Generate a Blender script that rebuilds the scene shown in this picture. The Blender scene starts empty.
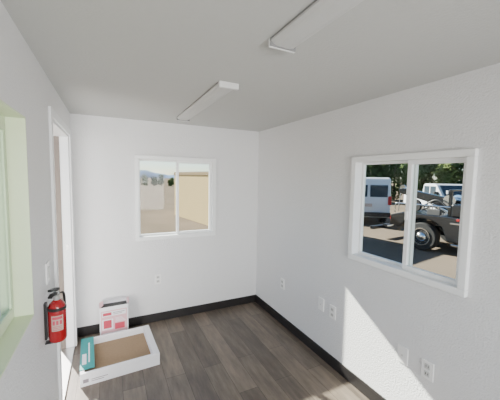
import bpy, bmesh, math, random
from mathutils import Vector, Matrix
random.seed(4)
SC=bpy.context.scene; COL=SC.collection
L,R,D,S,H,T=-.323,1.792,3.382,-1.7,2.3,.11
GZ=-.4
# ---------------------------------------------------------------- materials
def new_mat(name):
    m=bpy.data.materials.new(name);m.use_nodes=True
    n=m.node_tree.nodes;l=m.node_tree.links
    return m,n,l,n['Principled BSDF']
def mat(name,col,rough=.5,metal=0,var=0,vscale=20,bump=0,bscale=100,emit=None,coat=0,spec=.5):
    m,n,l,b=new_mat(name)
    b.inputs['Base Color'].default_value=(*col,1);b.inputs['Roughness'].default_value=rough;b.inputs['Metallic'].default_value=metal
    b.inputs['Coat Weight'].default_value=coat;b.inputs['Specular IOR Level'].default_value=spec
    tc=n.new('ShaderNodeTexCoord')
    nz=n.new('ShaderNodeTexNoise');nz.inputs['Scale'].default_value=vscale;nz.inputs['Detail'].default_value=4
    l.new(tc.outputs['Object'],nz.inputs['Vector'])
    mx=n.new('ShaderNodeMix');mx.data_type='RGBA'
    v=max(var,.02)
    mx.inputs[6].default_value=(*[max(0,c*(1-v)) for c in col],1);mx.inputs[7].default_value=(*[min(1,c*(1+v)) for c in col],1)
    l.new(nz.outputs['Fac'],mx.inputs[0]);l.new(mx.outputs[2],b.inputs['Base Color'])
    if bump:
        n2=n.new('ShaderNodeTexNoise');n2.inputs['Scale'].default_value=bscale;n2.inputs['Detail'].default_value=3
        l.new(tc.outputs['Object'],n2.inputs['Vector'])
        bp=n.new('ShaderNodeBump');bp.inputs['Strength'].default_value=bump;bp.inputs['Distance'].default_value=.01
        l.new(n2.outputs['Fac'],bp.inputs['Height']);l.new(bp.outputs['Normal'],b.inputs['Normal'])
    return m
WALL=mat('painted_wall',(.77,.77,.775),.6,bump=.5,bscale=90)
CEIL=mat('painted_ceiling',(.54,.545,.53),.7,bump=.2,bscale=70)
VINYL=mat('white_vinyl',(.88,.89,.89),.35)
VINYL_GREENLIT=mat('vinyl_green_daylight_tint',(.68,.77,.55),.4)  # white vinyl with the green of the outdoor light mixed into its colour
TRIM=mat('white_trim',(.84,.85,.86),.4)
DOORM=mat('door_white',(.8,.81,.83),.4)
WSTRIP=mat('brown_grey_exterior_jamb',(.20,.165,.14),.7)
BASE=mat('black_vinyl_base',(.014,.012,.012),.45)
BLACK=mat('black_plastic',(.015,.015,.015),.4)
PLATE=mat('white_plastic',(.9,.9,.89),.3)
RECEP=mat('receptacle_plastic',(.62,.62,.6),.35)
SLOT=mat('dark_slot',(.05,.05,.05),.6)
METAL=mat('brushed_metal',(.6,.6,.6),.3,1)
LENS=mat('frosted_acrylic',(.58,.585,.575),.4)
FIXW=mat('white_enamel',(.72,.72,.71),.4)
FIXG=mat('shadow_gap_grey',(.22,.22,.22),.5)  # dark grey stands in for the shadowy gap along the fixture edges
RED=mat('red_enamel',(.32,.005,.009),.25,coat=.4)
LABEL=mat('label_paper',(.50,.40,.34),.6)
CARD=mat('white_card',(.82,.82,.85),.7)
KRAFT=mat('kraft_cardboard',(.30,.205,.12),.85,var=.1,vscale=60)
TEAL=mat('teal_print',(.02,.27,.26),.6)
PINK=mat('pink_print',(.74,.46,.50),.6)
REDP=mat('red_print',(.55,.06,.10),.6)
GREYP=mat('grey_print',(.25,.22,.25),.6)
def plank_mat():
    m,n,l,b=new_mat('vinyl_plank_floor')
    tc=n.new('ShaderNodeTexCoord');mp=n.new('ShaderNodeMapping')
    mp.inputs['Rotation'].default_value=(0,0,math.pi/2)
    l.new(tc.outputs['Object'],mp.inputs['Vector'])
    br=n.new('ShaderNodeTexBrick');br.offset=.37;br.offset_frequency=2
    br.inputs['Scale'].default_value=1;br.inputs['Brick Width'].default_value=1.1;br.inputs['Row Height'].default_value=.165
    br.inputs['Mortar Size'].default_value=.0016;br.inputs['Bias'].default_value=0
    br.inputs['Color1'].default_value=(.0,.0,.0,1);br.inputs['Color2'].default_value=(1,1,1,1);br.inputs['Mortar'].default_value=(.3,.3,.3,1)
    l.new(mp.outputs['Vector'],br.inputs['Vector'])
    mp2=n.new('ShaderNodeMapping');mp2.inputs['Scale'].default_value=(11,1.8,1)
    l.new(tc.outputs['Object'],mp2.inputs['Vector'])
    nz=n.new('ShaderNodeTexNoise');nz.inputs['Scale'].default_value=2.2;nz.inputs['Detail'].default_value=8;nz.inputs['Roughness'].default_value=.65
    l.new(mp2.outputs['Vector'],nz.inputs['Vector'])
    ad=n.new('ShaderNodeMath');ad.operation='MULTIPLY_ADD';ad.inputs[1].default_value=.29
    l.new(br.outputs['Color'],ad.inputs[0])
    ml=n.new('ShaderNodeMath');ml.operation='MULTIPLY';ml.inputs[1].default_value=.86;l.new(nz.outputs['Fac'],ml.inputs[0])
    l.new(ml.outputs[0],ad.inputs[2])
    cr=n.new('ShaderNodeValToRGB')
    e=cr.color_ramp.elements;e[0].position=.2;e[0].color=(.052,.040,.031,1);e[1].position=.85;e[1].color=(.225,.18,.138,1)
    x=cr.color_ramp.elements.new(.5);x.color=(.112,.089,.070,1)
    l.new(ad.outputs[0],cr.inputs['Fac'])
    mx=n.new('ShaderNodeMix');mx.data_type='RGBA';mx.inputs[7].default_value=(.035,.028,.022,1)
    l.new(br.outputs['Fac'],mx.inputs[0]);l.new(cr.outputs['Color'],mx.inputs[6]);l.new(mx.outputs[2],b.inputs['Base Color'])
    b.inputs['Roughness'].default_value=.36
    return m
FLOOR=plank_mat()
def glass_mat():
    m=bpy.data.materials.new('window_glass');m.use_nodes=True
    n=m.node_tree.nodes;l=m.node_tree.links;n.clear()
    o=n.new('ShaderNodeOutputMaterial');t=n.new('ShaderNodeBsdfTransparent');g=n.new('ShaderNodeBsdfGlossy');x=n.new('ShaderNodeMixShader')
    t.inputs['Color'].default_value=(.95,.98,.96,1);g.inputs['Roughness'].default_value=.02;x.inputs[0].default_value=.006
    l.new(t.outputs[0],x.inputs[1]);l.new(g.outputs[0],x.inputs[2]);l.new(x.outputs[0],o.inputs[0])
    return m
GLASS=glass_mat()
# ---------------------------------------------------------------- geometry helpers
def obj(name,bm,m,smooth=False):
    me=bpy.data.meshes.new(name);bmesh.ops.recalc_face_normals(bm,faces=bm.faces[:]);bm.to_mesh(me);bm.free()
    if smooth:
        for p in me.polygons:p.use_smooth=True
    o=bpy.data.objects.new(name,me);COL.objects.link(o)
    if m: me.materials.append(m)
    return o
def recenter(o,base=False):
    vs=[v.co for v in o.data.vertices]
    lo=Vector([min(v[i] for v in vs) for i in range(3)]);hi=Vector([max(v[i] for v in vs) for i in range(3)])
    c=(lo+hi)/2
    if base:c.z=lo.z
    o.data.transform(Matrix.Translation(-c));o.location=c
    return o
def add_box(bm,b,bev=0):
    x0,x1,y0,y1,z0,z1=b
    x0,x1=min(x0,x1),max(x0,x1);y0,y1=min(y0,y1),max(y0,y1);z0,z1=min(z0,z1),max(z0,z1)
    r=bmesh.ops.create_cube(bm,size=1)
    for v in r['verts']:
        v.co=Vector(((x0+x1)/2+v.co.x*(x1-x0),(y0+y1)/2+v.co.y*(y1-y0),(z0+z1)/2+v.co.z*(z1-z0)))
    if bev:
        es=list({e for v in r['verts'] for e in v.link_edges})
        bmesh.ops.bevel(bm,geom=es,offset=bev,segments=2,affect='EDGES',profile=.5)
def boxes(name,bs,m,bev=0):
    bm=bmesh.new()
    for b in bs: add_box(bm,b,bev)
    return recenter(obj(name,bm,m),True)
def lathe(name,prof,m,seg=28,axis='Z',at=(0,0,0)):
    bm=bmesh.new();rings=[]
    for r,z in prof:
        rings.append([bm.verts.new((r*math.cos(2*math.pi*i/seg),r*math.sin(2*math.pi*i/seg),z)) for i in range(seg)])
    for a,b in zip(rings,rings[1:]):
        for i in range(seg):
            bm.faces.new((a[i],a[(i+1)%seg],b[(i+1)%seg],b[i]))
    bm.faces.new(rings[0]);bm.faces.new(rings[-1])
    M=Matrix.Identity(4)
    if axis=='Y':M=Matrix.Rotation(-math.pi/2,4,'X')
    if axis=='X':M=Matrix.Rotation(math.pi/2,4,'Y')
    bmesh.ops.transform(bm,matrix=M,verts=bm.verts[:])
    o=obj(name,bm,m,True);o.location=at
    md=o.modifiers.new('e','EDGE_SPLIT');md.split_angle=math.radians(40)
    return o
def tube(name,pts,r,m,seg=10):
    bm=bmesh.new();rings=[];pts=[Vector(p) for p in pts]
    sp=[]
    for i in range(len(pts)-1):
        p0=pts[max(i-1,0)];p1=pts[i];p2=pts[i+1];p3=pts[min(i+2,len(pts)-1)]
        for k in range(6):
            t=k/6;sp.append(.5*((2*p1)+(-p0+p2)*t+(2*p0-5*p1+4*p2-p3)*t*t+(-p0+3*p1-3*p2+p3)*t**3))
    sp.append(pts[-1])
    for i,p in enumerate(sp):
        d=(sp[min(i+1,len(sp)-1)]-sp[max(i-1,0)]).normalized()
        a=d.cross(Vector((.3,.2,.93))).normalized();b=d.cross(a)
        rings.append([bm.verts.new(p+r*(a*math.cos(2*math.pi*k/seg)+b*math.sin(2*math.pi*k/seg))) for k in range(seg)])
    for a,b in zip(rings,rings[1:]):
        for i in range(seg): bm.faces.new((a[i],a[(i+1)%seg],b[(i+1)%seg],b[i]))
    bm.faces.new(rings[0]);bm.faces.new(rings[-1])
    return recenter(obj(name,bm,m,True))
def prism(name,prof,w,m,bev=.0):
    bm=bmesh.new()
    a=[bm.verts.new((x,-w/2,z)) for x,z in prof];b=[bm.verts.new((x,w/2,z)) for x,z in prof]
    n=len(prof);bm.faces.new(a);bm.faces.new(b[::-1])
    for i in range(n): bm.faces.new((a[i],b[i],b[(i+1)%n],a[(i+1)%n]))
    o=obj(name,bm,m)
    if bev:
        md=o.modifiers.new('b','BEVEL');md.width=bev;md.segments=3;md.limit_method='ANGLE';md.angle_limit=.5
    return o
def par(c,p):
    c.parent=p;c.matrix_parent_inverse=p.matrix_basis.inverted();return c
def empty(name,loc=(0,0,0)):
    e=bpy.data.objects.new(name,None);e.location=loc;e.empty_display_size=.1;COL.objects.link(e);return e
def tag(o,label,cat,group=None):
    o['label']=label;o['category']=cat
    if group:o['group']=group
def struct(o): o['kind']='structure';return o
# ---------------------------------------------------------------- room shell
MAP={'N':lambda u0,u1,n0,n1,z0,z1:(u0,u1,D-n1,D-n0,z0,z1),
     'S':lambda u0,u1,n0,n1,z0,z1:(u0,u1,S+n0,S+n1,z0,z1),
     'E':lambda u0,u1,n0,n1,z0,z1:(R-n1,R-n0,u0,u1,z0,z1),
     'W':lambda u0,u1,n0,n1,z0,z1:(L+n0,L+n1,u0,u1,z0,z1)}
def wall(name,side,u0,u1,holes):
    f=MAP[side];bs=[];c=u0
    for a,b,z0,z1 in sorted(holes):
        bs.append(f(c,a,-T,0,0,H))
        if z0>0: bs.append(f(a,b,-T,0,0,z0))
        bs.append(f(a,b,-T,0,z1,H));c=b
    bs.append(f(c,u1,-T,0,0,H))
    return struct(boxes(name,bs,WALL))
WN=(.262,1.192,.972,1.922); WE=(.853,1.722,1.05,1.875)
WW=(.82,1.604,1.04,1.95); WS=(-.02,1.5,.75,1.95)
DR=(2.23,3.2,0,2.07)
wall('wall_north','N',L-T,R+T,[WN]);wall('wall_south','S',L-T,R+T,[WS])
wall('wall_east','E',S,D,[WE]);wall('wall_west','W',S,D,[WW,DR])
struct(boxes('floor',[(L-T,R+T,S-T,D+T,-.12,0)],FLOOR))
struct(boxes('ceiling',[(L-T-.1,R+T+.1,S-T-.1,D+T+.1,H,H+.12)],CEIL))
struct(boxes('added_sun_hood',[(.1,1.7,D+T,D+T+.215,1.955,1.975),(.1,1.7,D+T,D+T+.012,1.975,2.06)],TRIM,.003))  # unseen hood over the north window, added to trim the sun patch
bh,bt=.1,.012
struct(boxes('baseboard_north',[(L,R,D-bt,D,0,bh)],BASE,.002))
struct(boxes('baseboard_east',[(R-bt,R,S,D-bt,0,bh)],BASE,.002))
struct(boxes('baseboard_west',[(L,L+bt,S,DR[0]-.06,0,bh),(L,L+bt,DR[1]+.06,D-bt,0,bh)],BASE,.002))
struct(boxes('baseboard_south',[(L+bt,R-bt,S,S+bt,0,bh)],BASE,.002))
def frame_boxes(f,u0,u1,z0,z1,w,n0,n1):
    return [f(u0,u1,n0,n1,z0,z0+w),f(u0,u1,n0,n1,z1-w,z1),f(u0,u0+w,n0,n1,z0+w,z1-w),f(u1-w,u1,n0,n1,z0+w,z1-w)]
def slider(name,side,hole,mid,n0=-.09,n1=.03,fw=.042,sash_high=True,m=VINYL):
    f=MAP[side];u0,u1,z0,z1=hole
    fr=boxes(name,frame_boxes(f,u0,u1,z0,z1,fw,n0,n1),m,.004);struct(fr)
    a,b=(mid-.018,u1-fw) if sash_high else (u0+fw,mid+.018)
    c,d=(u0+fw,mid+.018) if sash_high else (mid-.018,u1-fw)
    q=-.06 if n1<0 else 0
    s=boxes('sash',frame_boxes(f,a,b,z0+fw,z1-fw,.03,-.035+q*.6,-.008+q*.9),m,.003);par(s,fr)
    s2=boxes('sash',frame_boxes(f,c,d,z0+fw,z1-fw,.018,-.07+q*.6,-.042+q*.6),m,.003);par(s2,fr)
    par(boxes('glass_pane',[f(a+.028,b-.028,-.024+q*.6,-.02+q*.6,z0+fw+.028,z1-fw-.028)],GLASS),fr)
    par(boxes('glass_pane',[f(c+.016,d-.016,-.058+q*.6,-.054+q*.6,z0+fw+.016,z1-fw-.016)],GLASS),fr)
    mm=(a if sash_high else b-.03)
    if not q: par(boxes('latch',[f(mm+.006,mm+.024,-.008,.006,(z0+z1)/2-.03,(z0+z1)/2+.03)],PLATE,.003),fr)
    return fr
slider('window_1','N',WN,.735)
slider('window_2','E',WE,1.245,sash_high=False)
w3=slider('window_3','W',WW,1.2,n0=-.109,n1=-.07,m=VINYL_GREENLIT)
f=MAP['W']
par(boxes('reveal_liner',frame_boxes(f,WW[0],WW[1],WW[2],WW[3],.008,-.07,.002),VINYL_GREENLIT,.001),w3)
slider('added_window_4','S',WS,.74)  # unseen rear window, added to give the fill lamp an opening
# door
u0,u1,_,zt=DR
df=struct(boxes('door_1',[f(u0,u0+.025,-T,.0,0,zt),f(u1-.025,u1,-T,.0,0,zt),f(u0+.025,u1-.025,-T,0,zt-.025,zt)],TRIM,.002))
cas=boxes('casing',[f(u0-.05,u0+.006,0,.016,0,zt+.05),f(u1-.006,u1+.05,0,.016,0,zt+.05),f(u0+.006,u1-.006,0,.016,zt-.006,zt+.05)],TRIM,.003);par(cas,df)
par(boxes('exterior_jamb',[f(u1-.036,u1-.025,-T-.01,-.072,.015,zt-.025),f(u0+.025,u0+.034,-T-.01,-.072,.015,zt-.025)],WSTRIP,.002),df)
par(boxes('threshold',[f(u0+.025,u1-.025,-T,.0,0,.014)],METAL,.003),df)
sp=boxes('strike_plate',[f(u1-.028,u1-.0245,-.045,-.02,.98,1.04)],METAL);par(sp,df)
leaf=boxes('door_leaf',[(L-T-.88,L-T-.01,u0-.02,u0+.02,.02,zt-.03)],DOORM,.003);par(leaf,df)
kn=lathe('door_knob',[(.012,0),(.012,.03),(.027,.04),(.03,.055),(.022,.068),(.001,.07)],METAL,20,'Y',(L-T-.81,u0+.02,1.0));par(kn,leaf)
for z in(.25,1.02,1.8): par(lathe('hinge',[(.008,-.045),(.008,.045)],METAL,12,'Z',(L-T-.004,u0+.024,z)),df)
# ---------------------------------------------------------------- electrical plates
def plate(side,u,z,kind):
    f=MAP[side];w,h=.038,.06
    nm={'outlet':'wall_outlet','switch':'light_switch','data':'cable_wall_plate'}[kind]
    o=boxes(nm,[f(u-w,u+w,0,.009,z-h,z+h)],PLATE,.003)
    if kind=='outlet':
        for k in(-1,1):
            par(boxes('receptacle',[f(u-.017,u+.017,.009,.011,z+k*.024-.016,z+k*.024+.016)],RECEP,.002),o)
            par(boxes('slot',[f(u-.009,u-.005,.0108,.0115,z+k*.024-.006,z+k*.024+.007),f(u+.005,u+.009,.0108,.0115,z+k*.024-.006,z+k*.024+.007)],SLOT),o)
        tag(o,'white duplex electrical outlet set low on the white wall','outlet')
    elif kind=='switch':
        par(boxes('toggle',[f(u-.016,u+.016,.009,.014,z-.033,z+.033)],RECEP,.003),o)
        tag(o,'white rocker light switch on the wall above the fire extinguisher','light switch')
    else:
        par(boxes('jack',[f(u-.006,u+.006,.009,.013,z-.006,z+.006)],RECEP,.002),o)
        tag(o,'white plate with a small cable jack low on the wall','wall plate')
    return o
plate('N',.50,.504,'outlet')
plate('E',2.72,.48,'outlet')
plate('E',2.05,.515,'data');plate('E',1.895,.505,'outlet')
plate('E',1.209,.505,'data');plate('E',1.038,.505,'outlet')
plate('W',1.94,1.14,'switch')
# ---------------------------------------------------------------- ceiling fixtures
def fixture(y0,y1,lab):
    x0,x1=.638,.768
    e=empty('ceiling_light_fixture',((x0+x1)/2,(y0+y1)/2,H));
    par(boxes('housing',[(x0+.001,x1-.001,y0+.012,y1-.012,H-.007,H)],FIXG,.001),e)
    bm=bmesh.new();prof=[(x0+.002,H-.007),(x0+.002,H-.014),(x0+.014,H-.024),(x0+.035,H-.030),(x1-.035,H-.030),(x1-.014,H-.024),(x1-.002,H-.014),(x1-.002,H-.007)]
    A=[bm.verts.new((x,y0+.02,z)) for x,z in prof];B=[bm.verts.new((x,y1-.018,z)) for x,z in prof]
    bm.faces.new(A);bm.faces.new(B[::-1])
    for i in range(len(prof)):bm.faces.new((A[i],B[i],B[(i+1)%8],A[(i+1)%8]))
    par(recenter(obj('lens',bm,LENS)),e)
    for ya,yb in((y0,y0+.026),(y1-.012,y1)):
        par(boxes('end_cap',[(x0-.002,x1+.002,ya,yb,H-.037,H)],FIXW,.003),e)
    par(boxes('end_shadow_strip',[(x0,x1,y1-.019,y1-.012,H-.034,H)],FIXG,.001),e)  # dark strip paints the shadow line between lens and end cap
    tag(e,lab,'ceiling light')
    e['group']='wraparound ceiling lights'
fixture(1.74,3.0,'slim white tube light mounted on the ceiling near the end wall')
fixture(-.09,1.13,'slim white tube light mounted on the ceiling over the room middle')
# ---------------------------------------------------------------- fire extinguisher
ex,ey,ez=L+.058,1.84,.78
E=empty('fire_extinguisher',(ex,ey,ez))
r=.043
par(lathe('tank',[(.034,0),(r-.003,.006),(r,.015),(r,.185),(r-.004,.2),(.033,.215),(.022,.226),(.016,.232)],RED,32,'Z',(ex,ey,ez)),E)
par(lathe('valve',[(.016,0),(.016,.012),(.02,.014),(.02,.03),(.014,.034),(.012,.05)],METAL,20,'Z',(ex,ey,ez+.23)),E)
h=prism('handle',[(-.015,0),(.055,.006),(.065,.0),(.07,.008),(.05,.02),(-.015,.014)],.02,BLACK,.002);h.rotation_euler=(0,0,-1.9);h.location=(ex,ey,ez+.262);par(h,E)
h=prism('lever',[(-.02,0),(.03,.012),(.07,.022),(.068,.034),(.0,.022),(-.02,.014)],.018,BLACK,.002);h.rotation_euler=(0,0,-1.9);h.location=(ex,ey,ez+.278);par(h,E)
par(lathe('pressure_gauge',[(.014,0),(.014,.008),(.012,.01)],LABEL,20,'X',(ex+.016,ey,ez+.25)),E)
par(tube('hose',[(ex+.005,ey+.01,ez+.25),(ex+.025,ey+.04,ez+.252),(ex+.03,ey+.053,ez+.2),(ex+.026,ey+.052,ez+.12),(ex+.022,ey+.05,ez+.05)],.007,BLACK),E)
def curvepatch(bm,a0,a1,z0,z1,rr):
    n=8;vs=[]
    for i in range(n+1):
        a=a0+(a1-a0)*i/n
        vs.append((bm.verts.new((ex+rr*math.cos(a),ey+rr*math.sin(a),ez+z0)),bm.verts.new((ex+rr*math.cos(a),ey+rr*math.sin(a),ez+z1))))
    for p,q in zip(vs,vs[1:]):bm.faces.new((p[0],q[0],q[1],p[1]))
bm=bmesh.new();curvepatch(bm,-2.1,-.8,.07,.155,r+.0008)
par(recenter(obj('label',bm,LABEL)),E)
bm=bmesh.new();curvepatch(bm,-2.0,-.9,.135,.15,r+.0014)
for k in range(3):curvepatch(bm,-1.95+.37*k,-1.7+.37*k,.105,.128,r+.0014)
for k in range(3):curvepatch(bm,-1.95,-1.0,.076+.009*k,.079+.009*k,r+.0014)
par(recenter(obj('label_print',bm,REDP)),E)
par(boxes('bracket',[(L-.002,L+.012,ey-.02,ey+.02,ez+.02,ez+.22),(L,ex,ey-.02,ey+.02,ez-.006,ez+.0)],BLACK,.002),E)
par(lathe('strap',[(r+.0005,0),(r+.002,.001),(r+.002,.015),(r+.0005,.016)],BLACK,32,'Z',(ex,ey,ez+.178)),E)
tag(E,'small red fire extinguisher with black handle and pale label on wall','fire extinguisher')
# ---------------------------------------------------------------- slim white carton in corner
bx=empty('cardboard_box',(.03,3.28,0))
w,d,h=.27,.15,.34;t=.004
x0,x1,y0,y1=.03-w/2,.03+w/2,3.285-d/2,3.285+d/2
par(boxes('carton',[(x0,x1,y0,y0+t,0,h),(x0,x1,y1-t,y1,0,h),(x0,x0+t,y0+t,y1-t,0,h),(x1-t,x1,y0+t,y1-t,0,h),(x0+t,x1-t,y0+t,y1-t,0,t)],CARD),bx)
def flap(pts,m=CARD):
    bm=bmesh.new();vs=[bm.verts.new(p) for p in pts];bm.faces.new(vs)
    o=obj('flap',bm,m);md=o.modifiers.new('s','SOLIDIFY');md.thickness=.003
    return recenter(o)
par(flap([(x0,y1,h),(x1,y1,h),(x1-.01,y1-.02,h+.035),(x0+.01,y1-.02,h+.035)]),bx)
par(flap([(x1,y0,h),(x1,y1,h),(x1+.015,y1-.02,h+.03),(x1+.015,y0+.02,h+.03)],PINK),bx)
par(flap([(x0,y0,h),(x0,y1,h),(x0+.035,y1-.02,h+.02),(x0+.035,y0+.02,h+.02)],PINK),bx)
par(boxes('dark_interior_sheet',[(x0+.006,x1-.006,y0+.006,y1-.006,h-.04,h-.02)],SLOT),bx)  # dark sheet stands in for the shade inside the open carton
yy=y0-.001
def P(n,a,b,c,e,m):par(boxes(n,[(x0+a,x0+b,yy,yy+.002,c,e)],m),bx)
P('printed_panel',.012,.258,.02,.30,PINK)
yy=y0-.002
P('printed_mark',.022,.125,.10,.21,CARD);P('printed_mark',.022,.25,.03,.065,CARD)
P('printed_mark',.14,.235,.09,.155,REDP)
for k in range(4):P('printed_mark',.145,.245-.012*k,.17+.013*k,.175+.013*k,CARD)
P('printed_mark',.022,.248,.24,.29,CARD)
yy=y0-.003
P('product_picture',.035,.11,.115,.20,REDP);P('printed_mark',.03,.18,.042,.053,REDP)
P('printed_mark',.03,.11,.25,.28,REDP);P('printed_mark',.125,.235,.27,.276,GREYP);P('printed_mark',.125,.21,.255,.26,GREYP)
tag(bx,'slim white carton with pink and red printing standing open in corner','box')
bx.rotation_euler=(0,0,.03)
# ---------------------------------------------------------------- open shallow tray
tr=empty('cardboard_tray',(.065,2.825,0))
W2,D2,hh=.31,.28,.11
def lx(x0,x1,y0,y1,z0,z1):return (.065+x0,.065+x1,2.825+y0,2.825+y1,z0,z1)
par(boxes('tray_wall',[lx(-W2,W2,-D2,-D2+.022,0,hh),lx(-W2,W2,D2-.022,D2,0,hh),lx(-W2,-W2+.03,-D2+.022,D2-.022,0,hh),lx(W2-.055,W2,-D2+.022,D2-.022,0,hh)],CARD,.003),tr)
par(boxes('kraft_liner',[lx(-W2+.03,W2-.055,-D2+.022,D2-.022,0.0,.045)],KRAFT),tr)
par(boxes('printed_flap',[lx(-W2-.002,-W2+.105,-D2+.05,D2-.0,hh,hh+.005)],TEAL,.001),tr)
par(boxes('printed_mark',[lx(-W2+.012,-W2+.045,-D2+.12,D2-.28,hh+.005,hh+.006),lx(-W2+.06,-W2+.07,-D2+.14,D2-.1,hh+.005,hh+.006)],CARD),tr)
par(boxes('printed_mark',[lx(-W2+.02,-W2+.06,-D2-.001,-D2,.03,.06),lx(-W2+.08,-W2+.2,-D2-.001,-D2,.045,.05),lx(-W2+.08,-W2+.17,-D2-.001,-D2,.03,.035)],GREYP),tr)
tr.rotation_euler=(0,0,math.radians(3))
tag(tr,'shallow open white cardboard tray with kraft lining and teal flap','cardboard tray')
# ---------------------------------------------------------------- exterior
GROUND=mat('dusty_asphalt',(.165,.132,.10),.95,var=.3,vscale=.6,spec=0)
g=boxes('ground',[(-150,250,-60,300,GZ-.2,GZ)],GROUND);struct(g)
BEI=mat('beige_stucco',(.62,.47,.24),.85,var=.06,vscale=2,spec=0)
BEID=mat('brown_fascia',(.34,.26,.16),.8,spec=0)
ROOF=mat('grey_roofing',(.3,.3,.3),.8,spec=0)
bl=(3.2,15.6)
b=empty('storage_building',(bl[0],bl[1],GZ))
def bb(n,q,m,bev=0):
    x0,x1,y0,y1,z0,z1=q
    par(boxes(n,[(bl[0]+x0,bl[0]+x1,bl[1]+y0,bl[1]+y1,z0,z1)],m,bev),b)
bb('block_wall',(0,3,-7.5,0,GZ,1.76),BEI,.01);bb('fascia',(-.03,3.03,-7.53,.03,1.76,1.9),BEID,.01);bb('roof',(0,3,-7.5,0,1.9,1.93),ROOF)
b.rotation_euler=(0,0,math.radians(9))
tag(b,'low beige stucco storage building with brown fascia beyond the window','building')
LEAVES=[mat('leaf_%s'%c,col,.8,var=.5,vscale=1.5,spec=.1) for c,col in(('a',(.085,.13,.04)),('b',(.13,.17,.055)),('c',(.06,.10,.035)))]
BARK=mat('bark',(.12,.09,.07),.9,var=.3)
def tree(x,y,h,r,m,base=.35,n=1500,leaf=.32,lab='leafy green tree at the edge of the paved lot'):
    e=empty('tree',(x,y,GZ))
    par(lathe('trunk',[(r*.09,0),(r*.06,h*.3),(r*.04,h*.6),(r*.015,h*.85)],BARK,10,'Z',(x,y,GZ)),e)
    lumps=[]
    for _ in range(14):
        rr=random.uniform(.4,.55)*r;a=random.uniform(0,6.28);q=random.uniform(0,.95)*(r-rr)
        lumps.append((Vector((q*math.cos(a),q*math.sin(a),random.uniform(h*base+r*.3,h-r*.3))),rr))
    bm=bmesh.new()
    for i in range(n):
        c,rr=random.choice(lumps);dv=Vector((random.gauss(0,1),random.gauss(0,1),random.gauss(0,1))).normalized()*rr*random.uniform(.6,1.0)
        p=c+dv;a=Vector((random.gauss(0,1),random.gauss(0,1),random.gauss(0,1))).normalized();q=a.orthogonal().normalized()
        s=leaf*random.uniform(.6,1.1)
        vs=[bm.verts.new(p+a*s),bm.verts.new(p+q*s*.5),bm.verts.new(p-a*s),bm.verts.new(p-q*s*.5)];bm.faces.new(vs)
    o=obj('foliage',bm,m);o.location=(x,y,GZ);par(o,e)
    tag(e,lab,'tree','trees along the lot edge')
for row,(rad,r,hs) in enumerate(((30,1.35,(4.2,5.0,4.6)),(34,1.5,(6.0,5.2,6.6)))):
    for i in range(8):
        a=math.radians(40+i*5.2+row*2.6)
        tree(rad*math.sin(a),rad*math.cos(a),hs[i%3],r,LEAVES[(i+row)%3],.02,2200,.26)
for i in range(12):
    tree(5.2+i*1.7,62+(i%2)*2.0,(1.7,2.3,1.9,2.5)[i%4],.9,LEAVES[i%3],.0,700,.2,'low round tree on the far side of the open lot')
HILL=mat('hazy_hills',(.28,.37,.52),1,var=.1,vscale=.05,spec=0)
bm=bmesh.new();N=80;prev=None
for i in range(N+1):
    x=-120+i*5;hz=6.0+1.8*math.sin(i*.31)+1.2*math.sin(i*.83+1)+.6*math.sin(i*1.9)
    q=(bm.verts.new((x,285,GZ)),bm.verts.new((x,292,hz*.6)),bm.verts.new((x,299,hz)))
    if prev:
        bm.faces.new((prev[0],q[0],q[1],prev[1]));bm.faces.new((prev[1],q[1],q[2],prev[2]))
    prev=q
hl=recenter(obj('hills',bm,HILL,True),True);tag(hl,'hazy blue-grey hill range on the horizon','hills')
# vehicles ---------------------------------------------------------
CARW=mat('white_car_paint',(.62,.64,.67),.3,coat=.5)
CARB=mat('black_car_paint',(.010,.011,.013),.25,coat=.5)
CGL=mat('dark_car_glass',(.03,.045,.06),.08)
TIRE=mat('tire_rubber',(.015,.015,.015),.8)
CHR=mat('chrome',(.8,.8,.8),.18,1)
TAIL=mat('tail_lamp',(.4,.02,.02),.3)
AMB=mat('amber_lamp',(.6,.25,.03),.3)
HEAD=mat('head_lamp',(.7,.7,.7),.1)
def wheel(root,x,y,r,wd,sgn,fancy=False):
    w=lathe('wheel',[(r*.55,-wd/2),(r*.93,-wd/2),(r,-wd*.35),(r,wd*.35),(r*.93,wd/2),(r*.55,wd/2)],TIRE,28,'Y',(x,y,GZ+r));par(w,root)
    pr=[(r*.62,-.02),(r*.62,.02),(r*.55,.02),(r*.5,-.03),(r*.36,-.03),(r*.3,.02),(r*.22,.05),(r*.1,.07)]
    if sgn<0: pr=[(a,-b) for a,b in pr][::-1]
    ri=lathe('rim',pr,CHR,28,'Y',(x,y+sgn*wd/2,GZ+r));par(ri,w)
    if fancy:
        for k in range(8):
            a=k*math.pi/4
            par(lathe('hand_hole',[(r*.055,-.002),(r*.055,.002)],SLOT,12,'Y',(x+r*.43*math.cos(a),y+sgn*(wd/2+.003),GZ+r+r*.43*math.sin(a))),w)
def vbox(n,b,m,root,bev=.01):
    b=list(b);b[4]+=GZ;b[5]+=GZ;o=boxes(n,[b],m,bev);par(o,root);return o
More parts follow.
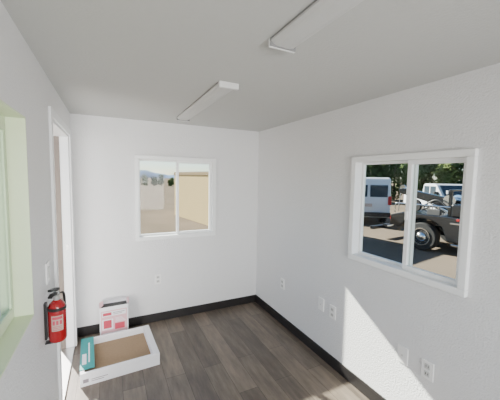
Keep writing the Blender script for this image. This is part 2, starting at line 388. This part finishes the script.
def van(loc,ang):
    e=empty('van',(0,0,GZ));w=1.95
    pr=[(-2.6,.35),(-2.62,1.0),(-2.5,2.1),(-2.35,2.2),(1.1,2.2),(1.35,2.1),(1.95,1.3),(2.5,1.1),(2.65,.9),(2.65,.35)]
    o=prism('body',[(x,z+GZ) for x,z in pr],w,CARW,.08);par(o,e)
    for s in(-1,1):
        y=s*w/2
        vbox('side_window',(-2.2,-1.1,y-.012,y+.012,1.3,1.9),CGL,e);vbox('side_window',(-.95,.15,y-.012,y+.012,1.3,1.9),CGL,e)
        vbox('side_window',(.3,1.25,y-.012,y+.012,1.3,1.9),CGL,e)
        vbox('tail_lamp',(-2.66,-2.58,y*.93-.07,y*.93+.07,.95,1.35),TAIL,e)
        vbox('rear_window',(-2.60,-2.54,s*.44-.38,s*.44+.38,1.3,1.85),CGL,e)
        vbox('head_lamp',(2.55,2.68,s*.75-.15,s*.75+.15,.75,.95),HEAD,e)
        vbox('mirror',(1.2,1.35,s*(w/2+.02)-.0,s*(w/2+.2),1.25,1.55),BLACK,e)
        for x in(-1.7,1.75): wheel(e,x,s*(w/2-.12),.36,.26,s)
    ws=prism('windshield',[(1.40,2.02+GZ),(1.43,2.04+GZ),(1.96,1.34+GZ),(1.93,1.30+GZ)],w-.35,CGL);par(ws,e)
    vbox('bumper',(-2.72,-2.58,-.95,.95,.4,.6),BLACK,e);vbox('bumper',(2.6,2.72,-.95,.95,.38,.62),BLACK,e)
    vbox('licence_plate',(-2.65,-2.6,-.16,.16,.85,1.0),LABEL,e)
    e.location=(loc[0],loc[1],GZ);e.rotation_euler=(0,0,ang)
    tag(e,'white passenger van with dark windows parked on the tan lot','van')
def pickup(loc,ang,lab):
    e=empty('pickup_truck',(0,0,GZ));w=1.95
    pr=[(-2.8,.5),(-2.8,1.2),(-.65,1.22),(-.5,1.25),(-.35,1.85),(-.2,1.92),(.75,1.92),(.95,1.86),(1.5,1.25),(2.5,1.15),(2.75,1.0),(2.75,.45)]
    o=prism('body',[(x,z+GZ) for x,z in pr],w,CARW,.06);par(o,e)
    for s in(-1,1):
        y=s*w/2
        vbox('side_window',(-.25,.3,y-.012,y+.012,1.3,1.78),CGL,e);vbox('side_window',(.38,.95,y-.012,y+.012,1.3,1.78),CGL,e)
        vbox('head_lamp',(2.62,2.78,s*.75-.17,s*.75+.17,.85,1.02),HEAD,e);vbox('tail_lamp',(-2.84,-2.76,s*.88-.07,s*.88+.07,.8,1.15),TAIL,e)
        vbox('mirror',(1.1,1.22,s*(w/2),s*(w/2+.22),1.25,1.5),BLACK,e)
        for x in(-1.75,1.85): wheel(e,x,s*(w/2-.12),.4,.28,s)
    par(prism('windshield',[(.99,1.84+GZ),(1.02,1.85+GZ),(1.5,1.31+GZ),(1.47,1.27+GZ)],w-.3,CGL),e)
    par(prism('rear_window',[(-.5,1.33+GZ),(-.47,1.33+GZ),(-.37,1.78+GZ),(-.4,1.78+GZ)],w-.5,CGL),e)
    vbox('grille',(2.72,2.79,-.55,.55,.7,1.02),BLACK,e);vbox('bumper',(2.7,2.88,-.97,.97,.42,.66),CHR,e);vbox('bumper',(-2.95,-2.78,-.95,.95,.5,.68),CHR,e)
    e.location=(loc[0],loc[1],GZ);e.rotation_euler=(0,0,ang)
    tag(e,lab,'pickup truck')
van((12.3,11.5),math.radians(54))
pickup((17.6,10.0),math.radians(180+60),'white pickup truck with chrome bumper parked beyond the black tow truck')
def towtruck(loc,ang):
    e=empty('tow_truck',(0,0,GZ));w=2.2
    vbox('chassis',(-2.5,3.2,-.45,.45,.45,.72),CARB,e)
    o=prism('deck',[(-2.1,.68+GZ),(-2.1,.98+GZ),(-1.7,1.1+GZ),(.9,1.1+GZ),(.9,.4+GZ),(-.42,.4+GZ),(-.55,.78+GZ),(-.8,.93+GZ),(-1.1,.97+GZ),(-1.4,.93+GZ),(-1.65,.78+GZ),(-1.78,.6+GZ)],w,CARB,.03);par(o,e)
    vbox('tool_box',(-.35,.85,-w/2,w/2,1.1,1.45),CARB,e,.03)
    pc=prism('cab',[(1.0,.55+GZ),(1.0,2.0+GZ),(1.15,2.15+GZ),(2.1,2.15+GZ),(2.5,1.45+GZ),(3.5,1.3+GZ),(3.65,1.1+GZ),(3.65,.5+GZ)],2.0,CARB,.07);par(pc,e)
    for s in(-1,1):
        vbox('side_window',(1.3,2.2,s*1.0-.012,s*1.0+.012,1.45,1.95),CGL,e)
        vbox('head_lamp',(3.55,3.68,s*.75-.15,s*.75+.15,.85,1.05),HEAD,e)
        vbox('marker_lamp',(-.2,-.12,s*1.1-.02,s*1.1+.02,1.0,1.06),TAIL,e)
        vbox('marker_lamp',(.6,.68,s*1.1-.02,s*1.1+.02,1.0,1.06),AMB,e)
        vbox('tail_lamp',(-2.15,-2.08,s*.95-.07,s*.95+.07,.8,.92),TAIL,e)
        vbox('box_door',(-.3,.25,s*1.1-.012,s*1.1+.012,1.14,1.41),CARB,e,.008);vbox('box_door',(.3,.8,s*1.1-.012,s*1.1+.012,1.14,1.41),CARB,e,.008)
        vbox('latch',(-.08,.04,s*1.12-.012,s*1.12+.012,1.26,1.31),CHR,e,.004);vbox('latch',(.48,.6,s*1.12-.012,s*1.12+.012,1.26,1.31),CHR,e,.004)
        vbox('step_bar',(-.3,.85,s*1.05-.08,s*1.05+.08,.3,.35),CHR,e)
        vbox('chrome_trim',(-.35,.88,s*1.1-.012,s*1.1+.012,.9,.94),CHR,e,.003)
        for x in(-1.1,2.65): wheel(e,x,s*(w/2-.14),.42,.3,s,True)
        vbox('pylon_post',(-.5,-.42,s*.9-.04,s*.9+.04,1.1,1.85),CARB,e)
        vbox('work_lamp',(-.56,-.5,s*.9-.08,s*.9+.08,1.72,1.82),HEAD,e)
        par(tube('hand_rail',[(-2.0,s*1.02,1.05+GZ),(-1.98,s*1.02,1.32+GZ),(-1.8,s*1.02,1.36+GZ),(-.9,s*1.02,1.36+GZ),(-.4,s*1.02,1.36+GZ)],.02,CHR),e)
        vbox('control_panel',(-1.0,-.65,s*1.0-.05,s*1.0+.05,1.1,1.26),SLOT,e)
        for k in range(4):vbox('control_lever',(-.97+.08*k,-.95+.08*k,s*1.0-.01,s*1.0+.01,1.26,1.36),CHR,e,.002)
        par(lathe('dolly_wheel',[(.1,-.06),(.2,-.06),(.2,.06),(.1,.06)],TIRE,20,'Y',(-1.5,s*.8,1.31+GZ)),e)
        par(tube('hydraulic_hose',[(-.5,s*.5,1.1+GZ),(-1.0,s*.45,1.5+GZ),(-1.5,s*.4,1.25+GZ),(-1.9,s*.3,1.05+GZ)],.025,BLACK),e)
        par(tube('tow_chain',[(-2.1,s*.7,1.0+GZ),(-2.18,s*.7,.7+GZ),(-2.3,s*.6,.55+GZ),(-2.6,s*.4,.46+GZ)],.02,METAL),e)
    vbox('crossbeam',(-.5,-.42,-.9,.9,1.8,1.86),CARB,e)
    par(prism('windshield',[(2.14,2.08+GZ),(2.18,2.08+GZ),(2.54,1.5+GZ),(2.5,1.48+GZ)],1.7,CGL),e)
    bo=prism('boom',[(-.2,1.1+GZ),(-.2,1.45+GZ),(-2.3,1.82+GZ),(-2.45,1.78+GZ),(-2.4,1.64+GZ),(-.9,1.26+GZ)],.24,CARB,.02);par(bo,e)
    par(lathe('boom_sheave',[(.11,-.03),(.11,.03)],CHR,18,'Y',(-2.35,0,1.82+GZ)),bo)
    par(tube('cable',[(-2.42,0,1.75+GZ),(-2.46,0,1.3+GZ),(-2.47,0,1.0+GZ)],.015,METAL),bo)
    par(tube('lift_cylinder',[(-.6,0,1.0+GZ),(-1.0,0,1.2+GZ),(-1.5,0,1.42+GZ)],.05,CHR),bo)
    par(lathe('winch_drum',[(.17,-.3),(.17,-.27),(.1,-.26),(.1,.26),(.17,.27),(.17,.3)],CHR,20,'Y',(-.75,0,1.5+GZ)),e)
    vbox('underlift',(-3.0,-2.4,-.1,.1,.3,.46),CARB,e);vbox('crossbar',(-3.1,-2.95,-.7,.7,.3,.42),CARB,e)
    e.location=(loc[0],loc[1],GZ);e.rotation_euler=(0,0,ang)
    tag(e,'black tow truck with boom, chrome wheel hubs and low deck','tow truck')
towtruck((9.6,4.35),math.radians(-84))
def trailer(loc,ang):
    e=empty('utility_trailer',(0,0,GZ))
    vbox('bed',(-1.2,1.2,-.7,.7,.5,.6),BLACK,e)
    for s in(-1,1):
        vbox('side_rail',(-1.2,1.2,s*.7-.02,s*.7+.02,.9,.95),BLACK,e)
        for x in(-1.15,-.4,.4,1.15): vbox('stake',(x-.02,x+.02,s*.7-.02,s*.7+.02,.6,.9),BLACK,e,.003)
        wheel(e,0,s*.82,.3,.18,s)
        vbox('fender',(-.38,.38,s*.82-.1,s*.82+.1,.64,.68),CARB,e)
    vbox('drawbar',(1.2,2.2,-.04,.04,.5,.58),BLACK,e);vbox('jack_stand',(2.0,2.08,-.04,.04,.0,.75),METAL,e)
    e.location=(loc[0],loc[1],GZ);e.rotation_euler=(0,0,ang)
    tag(e,'small black utility trailer parked between tow truck and van','trailer')
trailer((12.3,6.9),math.radians(-84))
# ---------------------------------------------------------------- light
s=Vector((.665,-1.63,-.978)).normalized()
su=bpy.data.lights.new('sun','SUN');su.energy=30;su.angle=math.radians(.6);su.color=(1,.95,.87)
so=bpy.data.objects.new('sun',su);so.rotation_euler=s.to_track_quat('-Z','Y').to_euler();so.location=(-5,15,12);COL.objects.link(so)
wd=bpy.data.worlds.new('world');SC.world=wd;wd.use_nodes=True;n=wd.node_tree.nodes;l=wd.node_tree.links
sk=n.new('ShaderNodeTexSky');sk.sky_type='NISHITA';sk.sun_disc=False;sk.sun_elevation=math.radians(29);sk.sun_rotation=math.radians(-22);sk.dust_density=.2;sk.air_density=1;sk.ozone_density=5
l.new(sk.outputs['Color'],n['Background'].inputs['Color']);n['Background'].inputs['Strength'].default_value=.26
def area(name,loc,rot,sx,sy,e,col=(1,1,1)):
    a=bpy.data.lights.new(name,'AREA');a.shape='RECTANGLE';a.size=sx;a.size_y=sy;a.energy=e;a.color=col;a.spread=math.radians(105)
    o=bpy.data.objects.new(name,a);o.location=loc;o.rotation_euler=rot;COL.objects.link(o)
area('added_rear_fill',(.74,S+.06,1.3),(math.radians(87),0,math.radians(5)),1.4,1.1,46,(1,.995,.98))  # added fill lamp behind the camera, just inside the rear wall
# ---------------------------------------------------------------- camera
cam=bpy.data.cameras.new('camera');cam.sensor_width=36;cam.lens=286.8*36/500;cam.clip_start=.02;cam.clip_end=2000
co=bpy.data.objects.new('camera',cam);COL.objects.link(co);SC.camera=co
yaw,pit,rol=math.radians(26.385),math.radians(4.492),math.radians(.967)
fw=Vector((math.sin(yaw)*math.cos(pit),math.cos(yaw)*math.cos(pit),-math.sin(pit)));rt=Vector((math.cos(yaw),-math.sin(yaw),0));up=rt.cross(fw)
r2=rt*math.cos(rol)+up*math.sin(rol);u2=-rt*math.sin(rol)+up*math.cos(rol)
M=Matrix((r2,u2,-fw)).transposed().to_4x4();M.translation=Vector((0,0,1.699));co.matrix_world=M
